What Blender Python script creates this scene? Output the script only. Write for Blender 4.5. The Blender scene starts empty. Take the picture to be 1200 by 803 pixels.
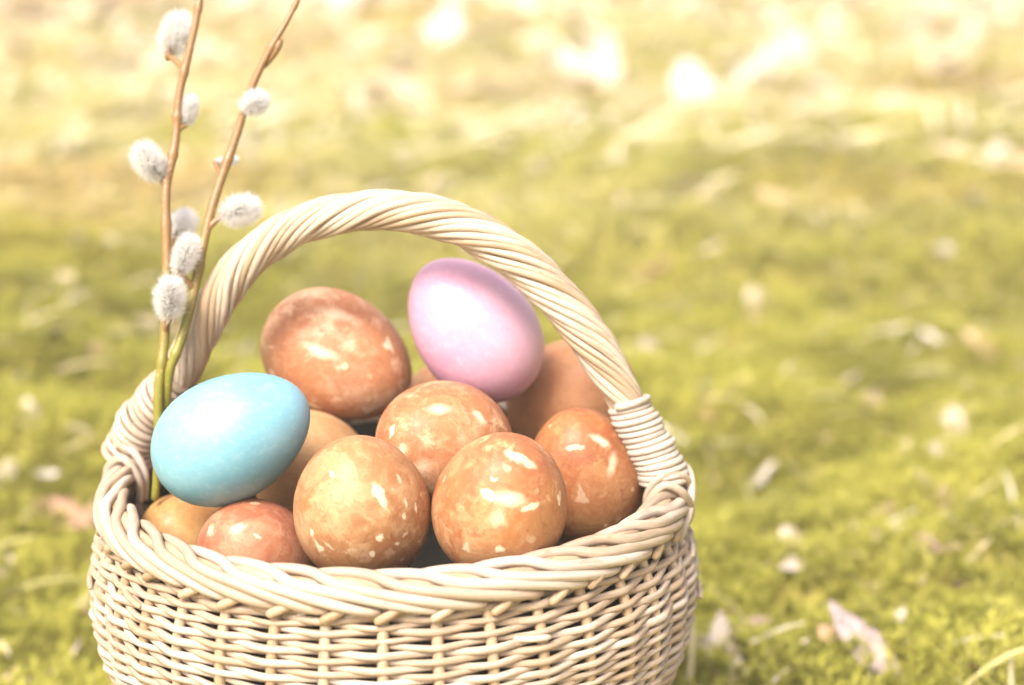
import bpy, math, random
import numpy as np
from mathutils import Vector, Matrix

# ------------------------------------------------------------------ camera, light, exposure
scene = bpy.context.scene
MM = 0.001
RIM = 118.0                                   # height of the basket rim above the moss, mm
PITCH = math.radians(15.0)

cam_data = bpy.data.cameras.new("camera")
cam = bpy.data.objects.new("camera", cam_data)
scene.collection.objects.link(cam)
cam.location = (0.041, -0.567, (RIM + 202.6) * MM)
cam.rotation_euler = (math.radians(90) - PITCH, 0, 0)
cam_data.lens = 60.0
cam_data.sensor_width = 36.0
cam_data.clip_start = 0.01
cam_data.clip_end = 500.0
cam_data.dof.use_dof = True
cam_data.dof.focus_distance = 0.542
cam_data.dof.aperture_fstop = 5.8
scene.camera = cam

SUN_EL, SUN_AZ = 52.0, 210.0                  # degrees; azimuth clockwise from +Y (behind the camera, to its left)
world = bpy.data.worlds.new("World")
scene.world = world
world.use_nodes = True
wn = world.node_tree.nodes
sky = wn.new("ShaderNodeTexSky")
sky.sky_type = 'NISHITA'
sky.sun_disc = False
sky.sun_elevation = math.radians(SUN_EL)
sky.sun_rotation = math.radians(SUN_AZ)
sky.dust_density = 8.0
sky.air_density = 0.6
sky.ozone_density = 0.6
wn["Background"].inputs["Strength"].default_value = 0.15
world.node_tree.links.new(sky.outputs[0], wn["Background"].inputs["Color"])

sd = bpy.data.lights.new("sun", 'SUN')
sd.energy = 2.05
sd.angle = math.radians(22.0)
sd.color = (1.0, 0.945, 0.87)
sun = bpy.data.objects.new("sun", sd)
scene.collection.objects.link(sun)
_az, _el = math.radians(SUN_AZ), math.radians(SUN_EL)
sun_dir = Vector((math.sin(_az) * math.cos(_el), math.cos(_az) * math.cos(_el), math.sin(_el)))
sun.rotation_euler = (-sun_dir).to_track_quat('-Z', 'Y').to_euler()
sun.location = sun_dir * 3

scene.view_settings.view_transform = 'Standard'
scene.view_settings.look = 'None'
scene.view_settings.gamma = 1.0
scene.view_settings.exposure = 1.34
scene.render.engine = 'CYCLES'
scene.cycles.use_denoising = True
scene.cycles.max_bounces = 8

rng = np.random.default_rng(11)
random.seed(5)

# ------------------------------------------------------------------ helpers
def link(o, parent=None):
    scene.collection.objects.link(o)
    if parent is not None:
        o.parent = parent
    return o

def tag(o, label=None, category=None, group=None, kind=None):
    if label: o["label"] = label
    if category: o["category"] = category
    if group: o["group"] = group
    if kind: o["kind"] = kind
    return o

def empty(name, loc=(0, 0, 0)):
    o = bpy.data.objects.new(name, None)
    o.empty_display_size = 0.02
    o.location = loc
    return link(o)

def make_mesh(name, verts, faces, mat=None, uvs=None, smooth=True):
    """verts in metres, faces list/array, uvs per vertex"""
    me = bpy.data.meshes.new(name)
    me.from_pydata(np.asarray(verts, dtype=float).tolist(), [], [list(map(int, f)) for f in faces])
    if uvs is not None:
        lay = me.uv_layers.new(name="UVMap")
        idx = np.empty(len(me.loops), dtype=np.int32)
        me.loops.foreach_get("vertex_index", idx)
        lay.data.foreach_set("uv", np.asarray(uvs, dtype=np.float32)[idx].ravel())
    if smooth:
        me.polygons.foreach_set("use_smooth", np.ones(len(me.polygons), dtype=bool))
    if mat is not None:
        me.materials.append(mat)
    me.update()
    return me

def tri_soup(name, verts, tris, mat, colors=None, smooth=False):
    """fast path for large meshes; colors: per-vertex rgb -> attribute 'tint'"""
    verts = np.ascontiguousarray(verts, dtype=np.float32)
    tris = np.ascontiguousarray(tris, dtype=np.int32)
    me = bpy.data.meshes.new(name)
    me.vertices.add(len(verts)); me.vertices.foreach_set("co", verts.ravel())
    me.loops.add(tris.size); me.loops.foreach_set("vertex_index", tris.ravel())
    me.polygons.add(len(tris))
    me.polygons.foreach_set("loop_start", np.arange(0, tris.size, tris.shape[1], dtype=np.int32))
    me.polygons.foreach_set("loop_total", np.full(len(tris), tris.shape[1], dtype=np.int32))
    if smooth:
        me.polygons.foreach_set("use_smooth", np.ones(len(tris), dtype=bool))
    me.update(calc_edges=True)
    if colors is not None:
        a = me.color_attributes.new("tint", 'FLOAT_COLOR', 'POINT')
        c = np.ones((len(verts), 4), dtype=np.float32); c[:, :3] = colors
        a.data.foreach_set("color", c.ravel())
    me.materials.append(mat)
    return me

def tube_data(pts, rad, sides=8, closed=False, caps=True, ref=None, flat=1.0):
    """pts in mm (n,3); returns verts (m), faces, uvs (mm along, 0..1 round)"""
    P = np.asarray(pts, dtype=float); n = len(P)
    rad = np.broadcast_to(np.asarray(rad, dtype=float), (n,))
    if closed:
        T = np.roll(P, -1, 0) - np.roll(P, 1, 0)
    else:
        T = np.gradient(P, axis=0)
    T /= np.linalg.norm(T, axis=1)[:, None] + 1e-12
    A = np.zeros_like(P)
    if ref is not None:
        r = np.broadcast_to(np.asarray(ref, dtype=float), P.shape)
        A = r - (r * T).sum(1)[:, None] * T
        A /= np.linalg.norm(A, axis=1)[:, None] + 1e-12
    else:
        a = np.cross(T[0], [0.31, 0.2, 0.93]); a /= np.linalg.norm(a); A[0] = a
        for i in range(1, n):
            a = A[i - 1] - (A[i - 1] @ T[i]) * T[i]
            A[i] = a / (np.linalg.norm(a) + 1e-12)
    B = np.cross(T, A)
    ang = np.linspace(0, 2 * np.pi, sides, endpoint=False)
    V = P[:, None] + rad[:, None, None] * (np.cos(ang)[None, :, None] * A[:, None] + flat * np.sin(ang)[None, :, None] * B[:, None])
    L = np.concatenate([[0], np.cumsum(np.linalg.norm(np.diff(P, axis=0), axis=1))])
    uv = np.stack(np.broadcast_arrays(L[:, None], (ang / (2 * np.pi))[None]), -1).reshape(-1, 2)
    verts = V.reshape(-1, 3)
    faces = []
    m = n if closed else n - 1
    for i in range(m):
        j = (i + 1) % n
        for k in range(sides):
            k2 = (k + 1) % sides
            faces.append((i * sides + k, i * sides + k2, j * sides + k2, j * sides + k))
    if caps and not closed:
        c0 = len(verts)
        e = 0.55
        verts = np.concatenate([verts, [P[0] - T[0] * rad[0] * e], [P[-1] + T[-1] * rad[-1] * e]])
        uv = np.concatenate([uv, [[0, 0]], [[L[-1], 0]]])
        for k in range(sides):
            k2 = (k + 1) % sides
            faces.append((c0, k2, k))
            faces.append((c0 + 1, (n - 1) * sides + k, (n - 1) * sides + k2))
    return verts * MM, faces, uv

def tube(name, pts, rad, mat, parent=None, **kw):
    v, f, uv = tube_data(pts, rad, **kw)
    return link(bpy.data.objects.new(name, make_mesh(name, v, f, mat, uv)), parent)

def merge(parts):
    V, Fc, UV, n = [], [], [], 0
    for v, f, uv in parts:
        V.append(v); UV.append(uv)
        Fc += [tuple(i + n for i in q) for q in f]
        n += len(v)
    return np.concatenate(V), Fc, np.concatenate(UV)

def smooth_path(pts, n):
    """Catmull-Rom through the points, resampled to n points"""
    P = np.asarray(pts, dtype=float)
    Q = np.concatenate([[2 * P[0] - P[1]], P, [2 * P[-1] - P[-2]]])
    out = []
    for t in np.linspace(0, len(P) - 1, n):
        i = min(int(t), len(P) - 2); f = t - i
        a, b, c, d = Q[i], Q[i + 1], Q[i + 2], Q[i + 3]
        out.append(0.5 * ((2 * b) + (c - a) * f + (2 * a - 5 * b + 4 * c - d) * f * f + (3 * b - a - 3 * c + d) * f ** 3))
    return np.array(out)

# value noise in numpy
_perm = rng.random((256, 256))
def vnoise(x, y):
    x = np.asarray(x, dtype=float); y = np.asarray(y, dtype=float)
    xi = np.floor(x).astype(int); yi = np.floor(y).astype(int)
    fx = x - xi; fy = y - yi
    fx = fx * fx * (3 - 2 * fx); fy = fy * fy * (3 - 2 * fy)
    g = lambda i, j: _perm[i % 256, j % 256]
    return (g(xi, yi) * (1 - fx) + g(xi + 1, yi) * fx) * (1 - fy) + (g(xi, yi + 1) * (1 - fx) + g(xi + 1, yi + 1) * fx) * fy

# ------------------------------------------------------------------ node helpers
class NT:
    def __init__(self, name):
        self.mat = bpy.data.materials.new(name); self.mat.use_nodes = True
        self.t = self.mat.node_tree; self.n = self.t.nodes
        self.bsdf = self.n["Principled BSDF"]; self.out = self.n["Material Output"]
    def new(self, kind, **kw):
        nd = self.n.new(kind)
        for k, v in kw.items(): setattr(nd, k, v)
        return nd
    def ln(self, a, b): self.t.links.new(a, b)
    def put(self, sock, v):
        if hasattr(v, "is_linked") or hasattr(v, "links"): self.ln(v, sock)
        else: sock.default_value = v
    def math(self, op, a, b=0.0, c=0.0, clamp=False):
        nd = self.new("ShaderNodeMath", operation=op, use_clamp=clamp)
        for i, v in enumerate((a, b, c)): self.put(nd.inputs[i], v)
        return nd.outputs[0]
    def vmath(self, op, a, b=(0, 0, 0)):
        nd = self.new("ShaderNodeVectorMath", operation=op)
        self.put(nd.inputs[0], a); self.put(nd.inputs[1], b)
        return nd.outputs["Value"] if op in ('DOT_PRODUCT', 'LENGTH', 'DISTANCE') else nd.outputs[0]
    def noise(self, vec, scale, detail=3.0, rough=0.5, dist=0.0, color=False):
        nd = self.new("ShaderNodeTexNoise")
        self.ln(vec, nd.inputs["Vector"])
        nd.inputs["Scale"].default_value = scale; nd.inputs["Detail"].default_value = detail
        nd.inputs["Roughness"].default_value = rough; nd.inputs["Distortion"].default_value = dist
        return nd.outputs["Color" if color else "Fac"]
    def voro(self, vec, scale, out="Distance", feature='F1', rand=1.0):
        nd = self.new("ShaderNodeTexVoronoi", feature=feature)
        self.ln(vec, nd.inputs["Vector"]); nd.inputs["Scale"].default_value = scale
        nd.inputs["Randomness"].default_value = rand
        return nd.outputs[out]
    def step(self, v, lo, hi, a=0.0, b=1.0):
        nd = self.new("ShaderNodeMapRange", interpolation_type='SMOOTHSTEP')
        self.put(nd.inputs["Value"], v)
        nd.inputs["From Min"].default_value = lo; nd.inputs["From Max"].default_value = hi
        nd.inputs["To Min"].default_value = a; nd.inputs["To Max"].default_value = b
        return nd.outputs[0]
    def mix(self, fac, a, b):
        nd = self.new("ShaderNodeMix", data_type='RGBA')
        self.put(nd.inputs["Factor"], fac)
        for s, v in ((nd.inputs[6], a), (nd.inputs[7], b)):
            if isinstance(v, (tuple, list)): s.default_value = (*v[:3], 1.0)
            else: self.ln(v, s)
        return nd.outputs[2]
    def bump(self, h, strength, dist):
        nd = self.new("ShaderNodeBump"); self.ln(h, nd.inputs["Height"])
        nd.inputs["Strength"].default_value = strength; nd.inputs["Distance"].default_value = dist
        self.ln(nd.outputs[0], self.bsdf.inputs["Normal"])
    def set(self, **kw):
        for k, v in kw.items():
            self.put(self.bsdf.inputs[k.replace("_", " ")], v if not isinstance(v, tuple) else (*v, 1.0) if len(v) == 3 and "Radius" not in k else v)

# ------------------------------------------------------------------ materials
def wicker_material(name, pale, dark, fleck=(0.25, 0.14, 0.07)):
    m = NT(name)
    uv = m.new("ShaderNodeUVMap").outputs[0]
    rnd = m.new("ShaderNodeObjectInfo").outputs["Random"]
    off = m.new("ShaderNodeCombineXYZ"); m.ln(m.math('MULTIPLY', rnd, 431.0), off.inputs[0]); m.ln(m.math('MULTIPLY', rnd, 77.0), off.inputs[2])
    mp = m.new("ShaderNodeMapping"); m.ln(uv, mp.inputs["Vector"]); mp.inputs["Scale"].default_value = (0.035, 3.0, 1)
    v1 = m.vmath('ADD', mp.outputs[0], off.outputs[0])
    mp2 = m.new("ShaderNodeMapping"); m.ln(uv, mp2.inputs["Vector"]); mp2.inputs["Scale"].default_value = (0.07, 5.0, 1)
    v2 = m.vmath('ADD', mp2.outputs[0], off.outputs[0])
    mp3 = m.new("ShaderNodeMapping"); m.ln(uv, mp3.inputs["Vector"]); mp3.inputs["Scale"].default_value = (0.12, 2.0, 1)
    v3 = m.vmath('ADD', mp3.outputs[0], off.outputs[0])
    broad = m.noise(v1, 1.0, 3, 0.6)
    fib = m.noise(v2, 1.0, 3, 0.6)
    fl = m.noise(v3, 1.6, 3, 0.6)
    t = m.math('ADD', m.math('MULTIPLY', broad, 0.75), m.math('MULTIPLY', rnd, 0.38))
    col = m.mix(m.step(t, 0.25, 0.85), pale, dark)
    col = m.mix(m.step(fib, 0.46, 0.70, 0, 0.7), col, tuple(c * 0.72 for c in dark))
    col = m.mix(m.step(fl, 0.61, 0.72, 0, 0.5), col, fleck)
    m.ln(col, m.bsdf.inputs["Base Color"])
    m.ln(m.step(broad, 0.3, 0.7, 0.42, 0.6), m.bsdf.inputs["Roughness"])
    m.bsdf.inputs["Specular IOR Level"].default_value = 0.4
    m.bump(fib, 0.25, 0.0004)
    return m.mat

MAT_WEAVER = wicker_material("peeled_willow_weaver", (0.49, 0.415, 0.345), (0.33, 0.235, 0.150))
MAT_STAKE = wicker_material("peeled_willow_stake", (0.44, 0.34, 0.235), (0.32, 0.215, 0.120))
MAT_BORDER = wicker_material("peeled_willow_border", (0.49, 0.425, 0.360), (0.34, 0.250, 0.170))
MAT_HANDLE = wicker_material("peeled_willow_handle", (0.51, 0.43, 0.340), (0.35, 0.250, 0.155))

# ------------------------------------------------------------------ ground
def ground_h(x, y):
    x = np.asarray(x, dtype=float); y = np.asarray(y, dtype=float)
    r = np.hypot(x, y)
    big = (vnoise(x / 0.55 + 9, y / 0.75 + 4) - 0.5) * 0.07
    mid = (vnoise(x / 0.19 + 31, y / 0.19 + 7) - 0.5) * 0.042
    fine = (vnoise(x / 0.065 + 3, y / 0.065 + 61) - 0.5) * 0.022 + (vnoise(x / 0.028 + 13, y / 0.028 + 6) - 0.5) * 0.016
    far = np.clip((y - 2.0) / 4.0, 0, 1)
    h = big * (1 + 1.5 * far) + mid * (1 + 0.8 * far) + fine
    w = np.clip((r - 0.07) / 0.12, 0, 1); w = w * w * (3 - 2 * w)
    fade = np.clip((40 - r) / 20, 0, 1)
    return h * w * fade - 0.014

m = NT("mossy_soil")
g = m.new("ShaderNodeTexCoord").outputs["Object"]
n1 = m.noise(g, 9.0, 5, 0.6); n2 = m.noise(g, 60.0, 4, 0.6); n3 = m.noise(g, 1.6, 3, 0.5)
col = m.mix(m.step(n1, 0.35, 0.65), (0.22, 0.19, 0.035), (0.32, 0.27, 0.05))
col = m.mix(m.step(n2, 0.5, 0.75, 0, 0.6), col, (0.24, 0.18, 0.08))
col = m.mix(m.step(n3, 0.5, 0.7, 0, 0.5), col, (0.44, 0.36, 0.15))
m.ln(col, m.bsdf.inputs["Base Color"]); m.set(Roughness=0.95)
m.bump(n2, 0.8, 0.01)
MAT_SOIL = m.mat

def axis(a, b, c, d, near, farn):
    return np.concatenate([-np.geomspace(d, c, farn)[:-1] if a is None else [], np.linspace(a if a is not None else -c, b if b is not None else c, near), np.geomspace(c, d, farn)[1:]])
gx = np.concatenate([-np.geomspace(120, 2.5, 26)[:-1], np.linspace(-2.5, 2.5, 401), np.geomspace(2.5, 120, 26)[1:]])
gy = np.concatenate([-np.geomspace(120, 1.0, 26)[:-1], np.linspace(-1.0, 7.0, 561), np.geomspace(7.0, 160, 30)[1:]])
X, Y = np.meshgrid(gx, gy)
Vg = np.stack([X, Y, ground_h(X, Y)], -1).reshape(-1, 3)
ny, nx = X.shape
ii = (np.arange(ny - 1)[:, None] * nx + np.arange(nx - 1)[None]).ravel()
Fg = np.stack([ii, ii + 1, ii + nx + 1, ii + nx], -1)
ground = link(bpy.data.objects.new("ground", tri_soup("ground", Vg, Fg, MAT_SOIL, smooth=True)))
tag(ground, "mossy woodland ground under the basket", kind="structure")

# moss shoots -------------------------------------------------------
def plant_material(name, rough=0.7, transl=0.35):
    m = NT(name)
    c = m.new("ShaderNodeVertexColor", layer_name="tint").outputs["Color"]
    m.ln(c, m.bsdf.inputs["Base Color"]); m.set(Roughness=rough)
    m.bsdf.inputs["Specular IOR Level"].default_value = 0.25
    tr = m.new("ShaderNodeBsdfTranslucent"); m.ln(c, tr.inputs["Color"])
    mx = m.new("ShaderNodeMixShader"); mx.inputs[0].default_value = transl
    m.ln(m.bsdf.outputs[0], mx.inputs[1]); m.ln(tr.outputs[0], mx.inputs[2]); m.ln(mx.outputs[0], m.out.inputs["Surface"])
    return m.mat
MAT_MOSS = plant_material("moss_leaflets", 0.7, 0.45)
MAT_STRAW = plant_material("dry_straw", 0.6, 0.25)

CX, CY = 0.041, -0.567
def scatter(y0, y1, spacing, half=0.36, margin=0.22):
    ys = np.arange(y0, y1, spacing)
    out = []
    for y in ys:
        w = (y - CY) * half + margin
        xs = np.arange(CX - w, CX + w, spacing)
        out.append(np.stack([xs, np.full_like(xs, y)], -1))
    p = np.concatenate(out)
    p += (rng.random(p.shape) - 0.5) * spacing * 1.1
    return p[np.hypot(p[:, 0], p[:, 1]) > 0.088]

def moss_field(p, size, leaflets):
    n = len(p)
    base = np.stack([p[:, 0], p[:, 1], ground_h(p[:, 0], p[:, 1])], -1)
    patch = 0.5 * vnoise(p[:, 0] / 0.09 + 17, p[:, 1] / 0.09 + 41) + 0.5 * vnoise(p[:, 0] / 0.026 + 7, p[:, 1] / 0.026 + 4)
    patch = np.clip((patch - 0.5) * 1.7 + 0.5, 0, 1)
    dry = vnoise(p[:, 0] / 0.4 + 5, p[:, 1] / 0.4 + 12)
    h = size * (0.55 + 0.8 * rng.random(n)) * (0.6 + 0.8 * patch)
    lean = (rng.random((n, 2)) - 0.5) * 0.9
    stem = np.stack([lean[:, 0] * h, lean[:, 1] * h, h], -1)
    k = leaflets
    f = (np.arange(k) + 0.5) / k
    f = 0.25 + 0.75 * f[None] + (rng.random((n, k)) - 0.5) * 0.1
    a = np.arange(k)[None] * 2.4 + rng.random((n, 1)) * 6.28 + rng.random((n, k)) * 0.6
    root = base[:, None] + stem[:, None] * f[..., None]
    ll = (size * 0.62 * (1.15 - 0.55 * f) * (0.7 + 0.6 * rng.random((n, k))))[..., None]
    up = 0.25 + 0.9 * f * rng.random((n, k))
    d = np.stack([np.cos(a), np.sin(a), up], -1); d /= np.linalg.norm(d, axis=-1)[..., None]
    s = np.stack([-np.sin(a), np.cos(a), np.zeros_like(a)], -1)
    w = ll * 0.17
    v = np.stack([root - s * w, root + s * w, root + d * ll], -2).reshape(-1, 3)
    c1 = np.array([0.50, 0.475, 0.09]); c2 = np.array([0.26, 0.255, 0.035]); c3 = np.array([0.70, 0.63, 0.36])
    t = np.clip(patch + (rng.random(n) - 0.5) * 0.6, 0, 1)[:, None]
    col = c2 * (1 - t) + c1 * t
    q = np.clip((dry - 0.5) * 2.2 + (rng.random(n) - 0.5) * 0.7 + 0.75 * np.clip((p[:, 1] - 1.1) / 1.2, 0, 1), 0, 1)[:, None] * 0.8  # dry patches, plus a paling with distance that paints in the bright veil
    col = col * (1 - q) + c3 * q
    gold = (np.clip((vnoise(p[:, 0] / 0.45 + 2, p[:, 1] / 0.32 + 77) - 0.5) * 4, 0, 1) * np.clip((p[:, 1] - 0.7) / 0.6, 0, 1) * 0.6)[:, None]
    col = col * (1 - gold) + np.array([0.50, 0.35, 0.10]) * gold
    col = col[:, None, None] * (0.8 + 0.4 * rng.random((n, k, 1, 1))) * np.ones((1, 1, 3, 1))
    return v, col.reshape(-1, 3)

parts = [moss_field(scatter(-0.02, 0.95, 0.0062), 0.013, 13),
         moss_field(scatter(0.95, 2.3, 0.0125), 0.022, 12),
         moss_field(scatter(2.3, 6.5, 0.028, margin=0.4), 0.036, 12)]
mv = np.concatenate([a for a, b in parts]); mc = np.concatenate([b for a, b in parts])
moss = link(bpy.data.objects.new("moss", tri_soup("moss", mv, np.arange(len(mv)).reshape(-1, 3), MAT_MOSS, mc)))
tag(moss, "yellow green moss carpeting the ground all around the basket", "moss", kind="stuff")

# dry grass blades and leaf crumbs lying in the moss ----------------
def blades(p, length, width, colors):
    n = len(p); k = 6
    z0 = ground_h(p[:, 0], p[:, 1])
    a = rng.random(n) * 6.28
    L = length * (0.4 + 0.9 * rng.random(n))
    arch = L * (0.08 + 0.25 * rng.random(n)); tilt = L * (rng.random(n) * 0.4)
    bend = (rng.random(n) - 0.5) * L * 0.5
    t = np.linspace(0, 1, k)[None]
    dx, dy = np.cos(a)[:, None], np.sin(a)[:, None]
    px = p[:, :1] + dx * t * L[:, None] - dy * bend[:, None] * t * t
    py = p[:, 1:] + dy * t * L[:, None] + dx * bend[:, None] * t * t
    pz = z0[:, None] + length * 0.06 + 4 * arch[:, None] * t * (1 - t) * 0.6 + tilt[:, None] * t
    c = np.stack([px, py, pz], -1)
    w = (width * (0.6 + 0.8 * rng.random(n)))[:, None] * (1 - 0.75 * t ** 2)
    s = np.stack([-dy * w, dx * w, 0.35 * w], -1)
    v = np.stack([c - s, c + s], 2)
    idx = np.arange(n)[:, None] * (2 * k) + np.arange(k - 1)[None] * 2
    q = np.stack([idx, idx + 1, idx + 3, idx + 2], -1).reshape(-1, 4)
    col = np.asarray(colors)[rng.integers(0, len(colors), n)] * (0.8 + 0.4 * rng.random((n, 1)))
    return v.reshape(-1, 3), q, np.repeat(col, 2 * k, 0)

STRAW = [(0.60, 0.53, 0.36), (0.66, 0.60, 0.47), (0.52, 0.44, 0.26), (0.46, 0.42, 0.18)]
def pick(y0, y1, n, half=0.36, margin=0.2):
    y = y0 + (y1 - y0) * rng.random(n) ** 0.8
    w = (y - CY) * half + margin
    p = np.stack([CX + (rng.random(n) * 2 - 1) * w, y], -1)
    return p[np.hypot(p[:, 0], p[:, 1]) > 0.115]
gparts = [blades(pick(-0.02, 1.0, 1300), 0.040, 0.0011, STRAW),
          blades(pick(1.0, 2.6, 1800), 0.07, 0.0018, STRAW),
          blades(pick(1.35, 6.5, 6200, margin=0.4), 0.10, 0.0033, [(0.76, 0.70, 0.50), (0.80, 0.75, 0.60), (0.72, 0.64, 0.42)])]  # far blades extra pale, their colour standing in for the bright glow
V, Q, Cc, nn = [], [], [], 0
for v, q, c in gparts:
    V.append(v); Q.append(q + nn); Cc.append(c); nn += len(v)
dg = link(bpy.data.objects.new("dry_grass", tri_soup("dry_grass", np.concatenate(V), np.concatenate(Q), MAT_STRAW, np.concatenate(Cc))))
tag(dg, "thin pale dry grass blades lying in the moss", "dry grass", kind="stuff")

def crumbs(p, size, colors):
    n = len(p); k = 6
    z0 = ground_h(p[:, 0], p[:, 1]) + size * 0.9
    a = np.linspace(0, 2 * np.pi, k, endpoint=False)[None] + rng.random((n, 1)) * 6
    r1 = size * (0.5 + rng.random((n, 1))); r2 = r1 * (0.35 + 0.4 * rng.random((n, 1)))
    j = 0.8 + 0.4 * rng.random((n, k))
    u, v = np.cos(a) * r1 * j, np.sin(a) * r2 * j
    th = rng.random((n, 1)) * 6.28
    x = u * np.cos(th) - v * np.sin(th); y = u * np.sin(th) + v * np.cos(th)
    tl = (rng.random((n, 2)) - 0.5) * 1.3
    z = x * tl[:, :1] + y * tl[:, 1:] + 0.25 * (u * u) / r1
    P = np.stack([p[:, :1] + x, p[:, 1:] + y, z0[:, None] + z], -1)
    idx = np.arange(n)[:, None] * k
    q = np.concatenate([idx + np.array([[0, 1, 2, 3]]), idx + np.array([[0, 3, 4, 5]])])
    col = np.asarray(colors)[rng.integers(0, len(colors), n)] * (0.8 + 0.4 * rng.random((n, 1)))
    return P.reshape(-1, 3), q, np.repeat(col, k, 0)
LITTER = [(0.56, 0.48, 0.40), (0.66, 0.60, 0.54), (0.42, 0.28, 0.17), (0.34, 0.24, 0.19), (0.60, 0.50, 0.34)]
cparts = [crumbs(pick(0.0, 1.0, 520), 0.008, LITTER), crumbs(pick(1.0, 2.4, 420), 0.016, LITTER),
          crumbs(pick(2.1, 6.5, 1100, margin=0.4), 0.036, [(0.60, 0.52, 0.38), (0.66, 0.58, 0.44), (0.54, 0.42, 0.28)]), crumbs(pick(3.5, 6.5, 2600, margin=0.4), 0.05, [(0.62, 0.50, 0.34), (0.70, 0.60, 0.44), (0.56, 0.42, 0.28)])]  # farthest crumbs lightened too, glow put into their colour
V, Q, Cc, nn = [], [], [], 0
for v, q, c in cparts:
    V.append(v); Q.append(q + nn); Cc.append(c); nn += len(v)
lt = link(bpy.data.objects.new("leaf_litter", tri_soup("leaf_litter", np.concatenate(V), np.concatenate(Q), MAT_STRAW, np.concatenate(Cc))))
tag(lt, "small crumbs of dead leaf strewn through the moss", "leaf litter", kind="stuff")

# single dry leaves one can point to ---------------------------------
def leaf_material(name, c1, c2):
    m = NT(name)
    g = m.new("ShaderNodeTexCoord").outputs["Object"]
    a = m.noise(g, 90.0, 4, 0.6); b = m.noise(g, 500.0, 2, 0.5)
    col = m.mix(m.step(a, 0.35, 0.7), c1, c2)
    col = m.mix(m.step(b, 0.6, 0.75, 0, 0.4), col, tuple(x * 0.55 for x in c2))
    m.ln(col, m.bsdf.inputs["Base Color"]); m.set(Roughness=0.55)
    m.bump(b, 0.4, 0.001)
    return m.mat
LEAFM = {
    'pale': leaf_material("dry_leaf_pale", (0.42, 0.365, 0.30), (0.31, 0.245, 0.185)),
    'white': leaf_material("dry_leaf_bleached", (0.54, 0.50, 0.455), (0.40, 0.35, 0.295)),
    'lilac': leaf_material("dry_leaf_lilac_grey", (0.36, 0.29, 0.28), (0.27, 0.205, 0.20)),
    'brown': leaf_material("dry_leaf_brown", (0.36, 0.22, 0.13), (0.26, 0.15, 0.09)),
    'pink': leaf_material("dry_leaf_pinkish", (0.58, 0.40, 0.31), (0.50, 0.33, 0.24)),
    'beige': leaf_material("dry_leaf_beige", (0.66, 0.55, 0.38), (0.55, 0.44, 0.28)),
}
def dry_leaf(x, y, L, W, heading, rise, roll, curl, matk, label, stalk=0.25, z=None, group="dry leaves lying in the moss"):
    """x,y m on the ground, L,W mm; heading deg from +X, rise deg of the tip, roll deg about the midrib"""
    nu, nv = 13, 7
    u = np.linspace(0, 1, nu)[:, None]; v = np.linspace(-1, 1, nv)[None]
    half = W / 2 * np.sin(np.pi * np.clip(u, 0.02, 0.985) ** 0.8) ** 0.75
    half = half * (1 + 0.10 * np.sin(u * 31 + x * 90))
    px = (u - 0.5) * L + 0 * v
    py = half * v
    pz = curl * W * (0.5 * np.abs(v) ** 1.6 * (half / (W / 2))) + curl * L * 0.35 * ((u - 0.5) * 2) ** 2 + 0.05 * W * np.sin(u * 9 + v * 2 + y * 50)
    top = np.stack([px + 0 * pz, py + 0 * pz, pz], -1).reshape(-1, 3)
    bot = top - np.array([0, 0, 0.35])
    f = []
    for i in range(nu - 1):
        for j in range(nv - 1):
            a = i * nv + j
            f.append((a, a + nv, a + nv + 1, a + 1)); f.append((a + nu * nv, a + nu * nv + 1, a + nu * nv + nv + 1, a + nu * nv + nv))
    loop = [i * nv for i in range(nu)] + [(nu - 1) * nv + j for j in range(1, nv)] + [i * nv + nv - 1 for i in range(nu - 2, -1, -1)] + [j for j in range(nv - 2, 0, -1)]
    for a, b in zip(loop, loop[1:] + loop[:1]):
        f.append((b, a, a + nu * nv, b + nu * nv))
    zz = float(ground_h(x, y)) + (0.008 + 0.024 * max(0.0, y - 0.9) if z is None else z)
    R = Matrix.Rotation(math.radians(heading), 4, 'Z') @ Matrix.Rotation(-math.radians(rise), 4, 'Y') @ Matrix.Rotation(math.radians(roll), 4, 'X')
    root = empty("dry_leaf", (x, y, zz)); root.matrix_world = Matrix.Translation((x, y, zz)) @ R
    tag(root, label, "leaf", group)
    o = link(bpy.data.objects.new("leaf_blade", make_mesh("leaf_blade", np.concatenate([top, bot]) * MM, f, LEAFM[matk])), root)
    mid = [(-L * 0.5 - L * stalk, 0, curl * L * 0.35 * 1.9), (-L * 0.5, 0, curl * L * 0.35 + 0.3)] + [((t - 0.5) * L, 0, curl * L * 0.35 * ((t - 0.5) * 2) ** 2 + 0.25) for t in np.linspace(0.1, 0.97, 9)]
    n = len(mid)
    tube("leaf_stalk", mid, np.linspace(1.0, 0.3, n) * max(0.5, L / 60), LEAFM['beige' if matk in ('pale', 'white') else matk], root, sides=5)
    return root

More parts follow.
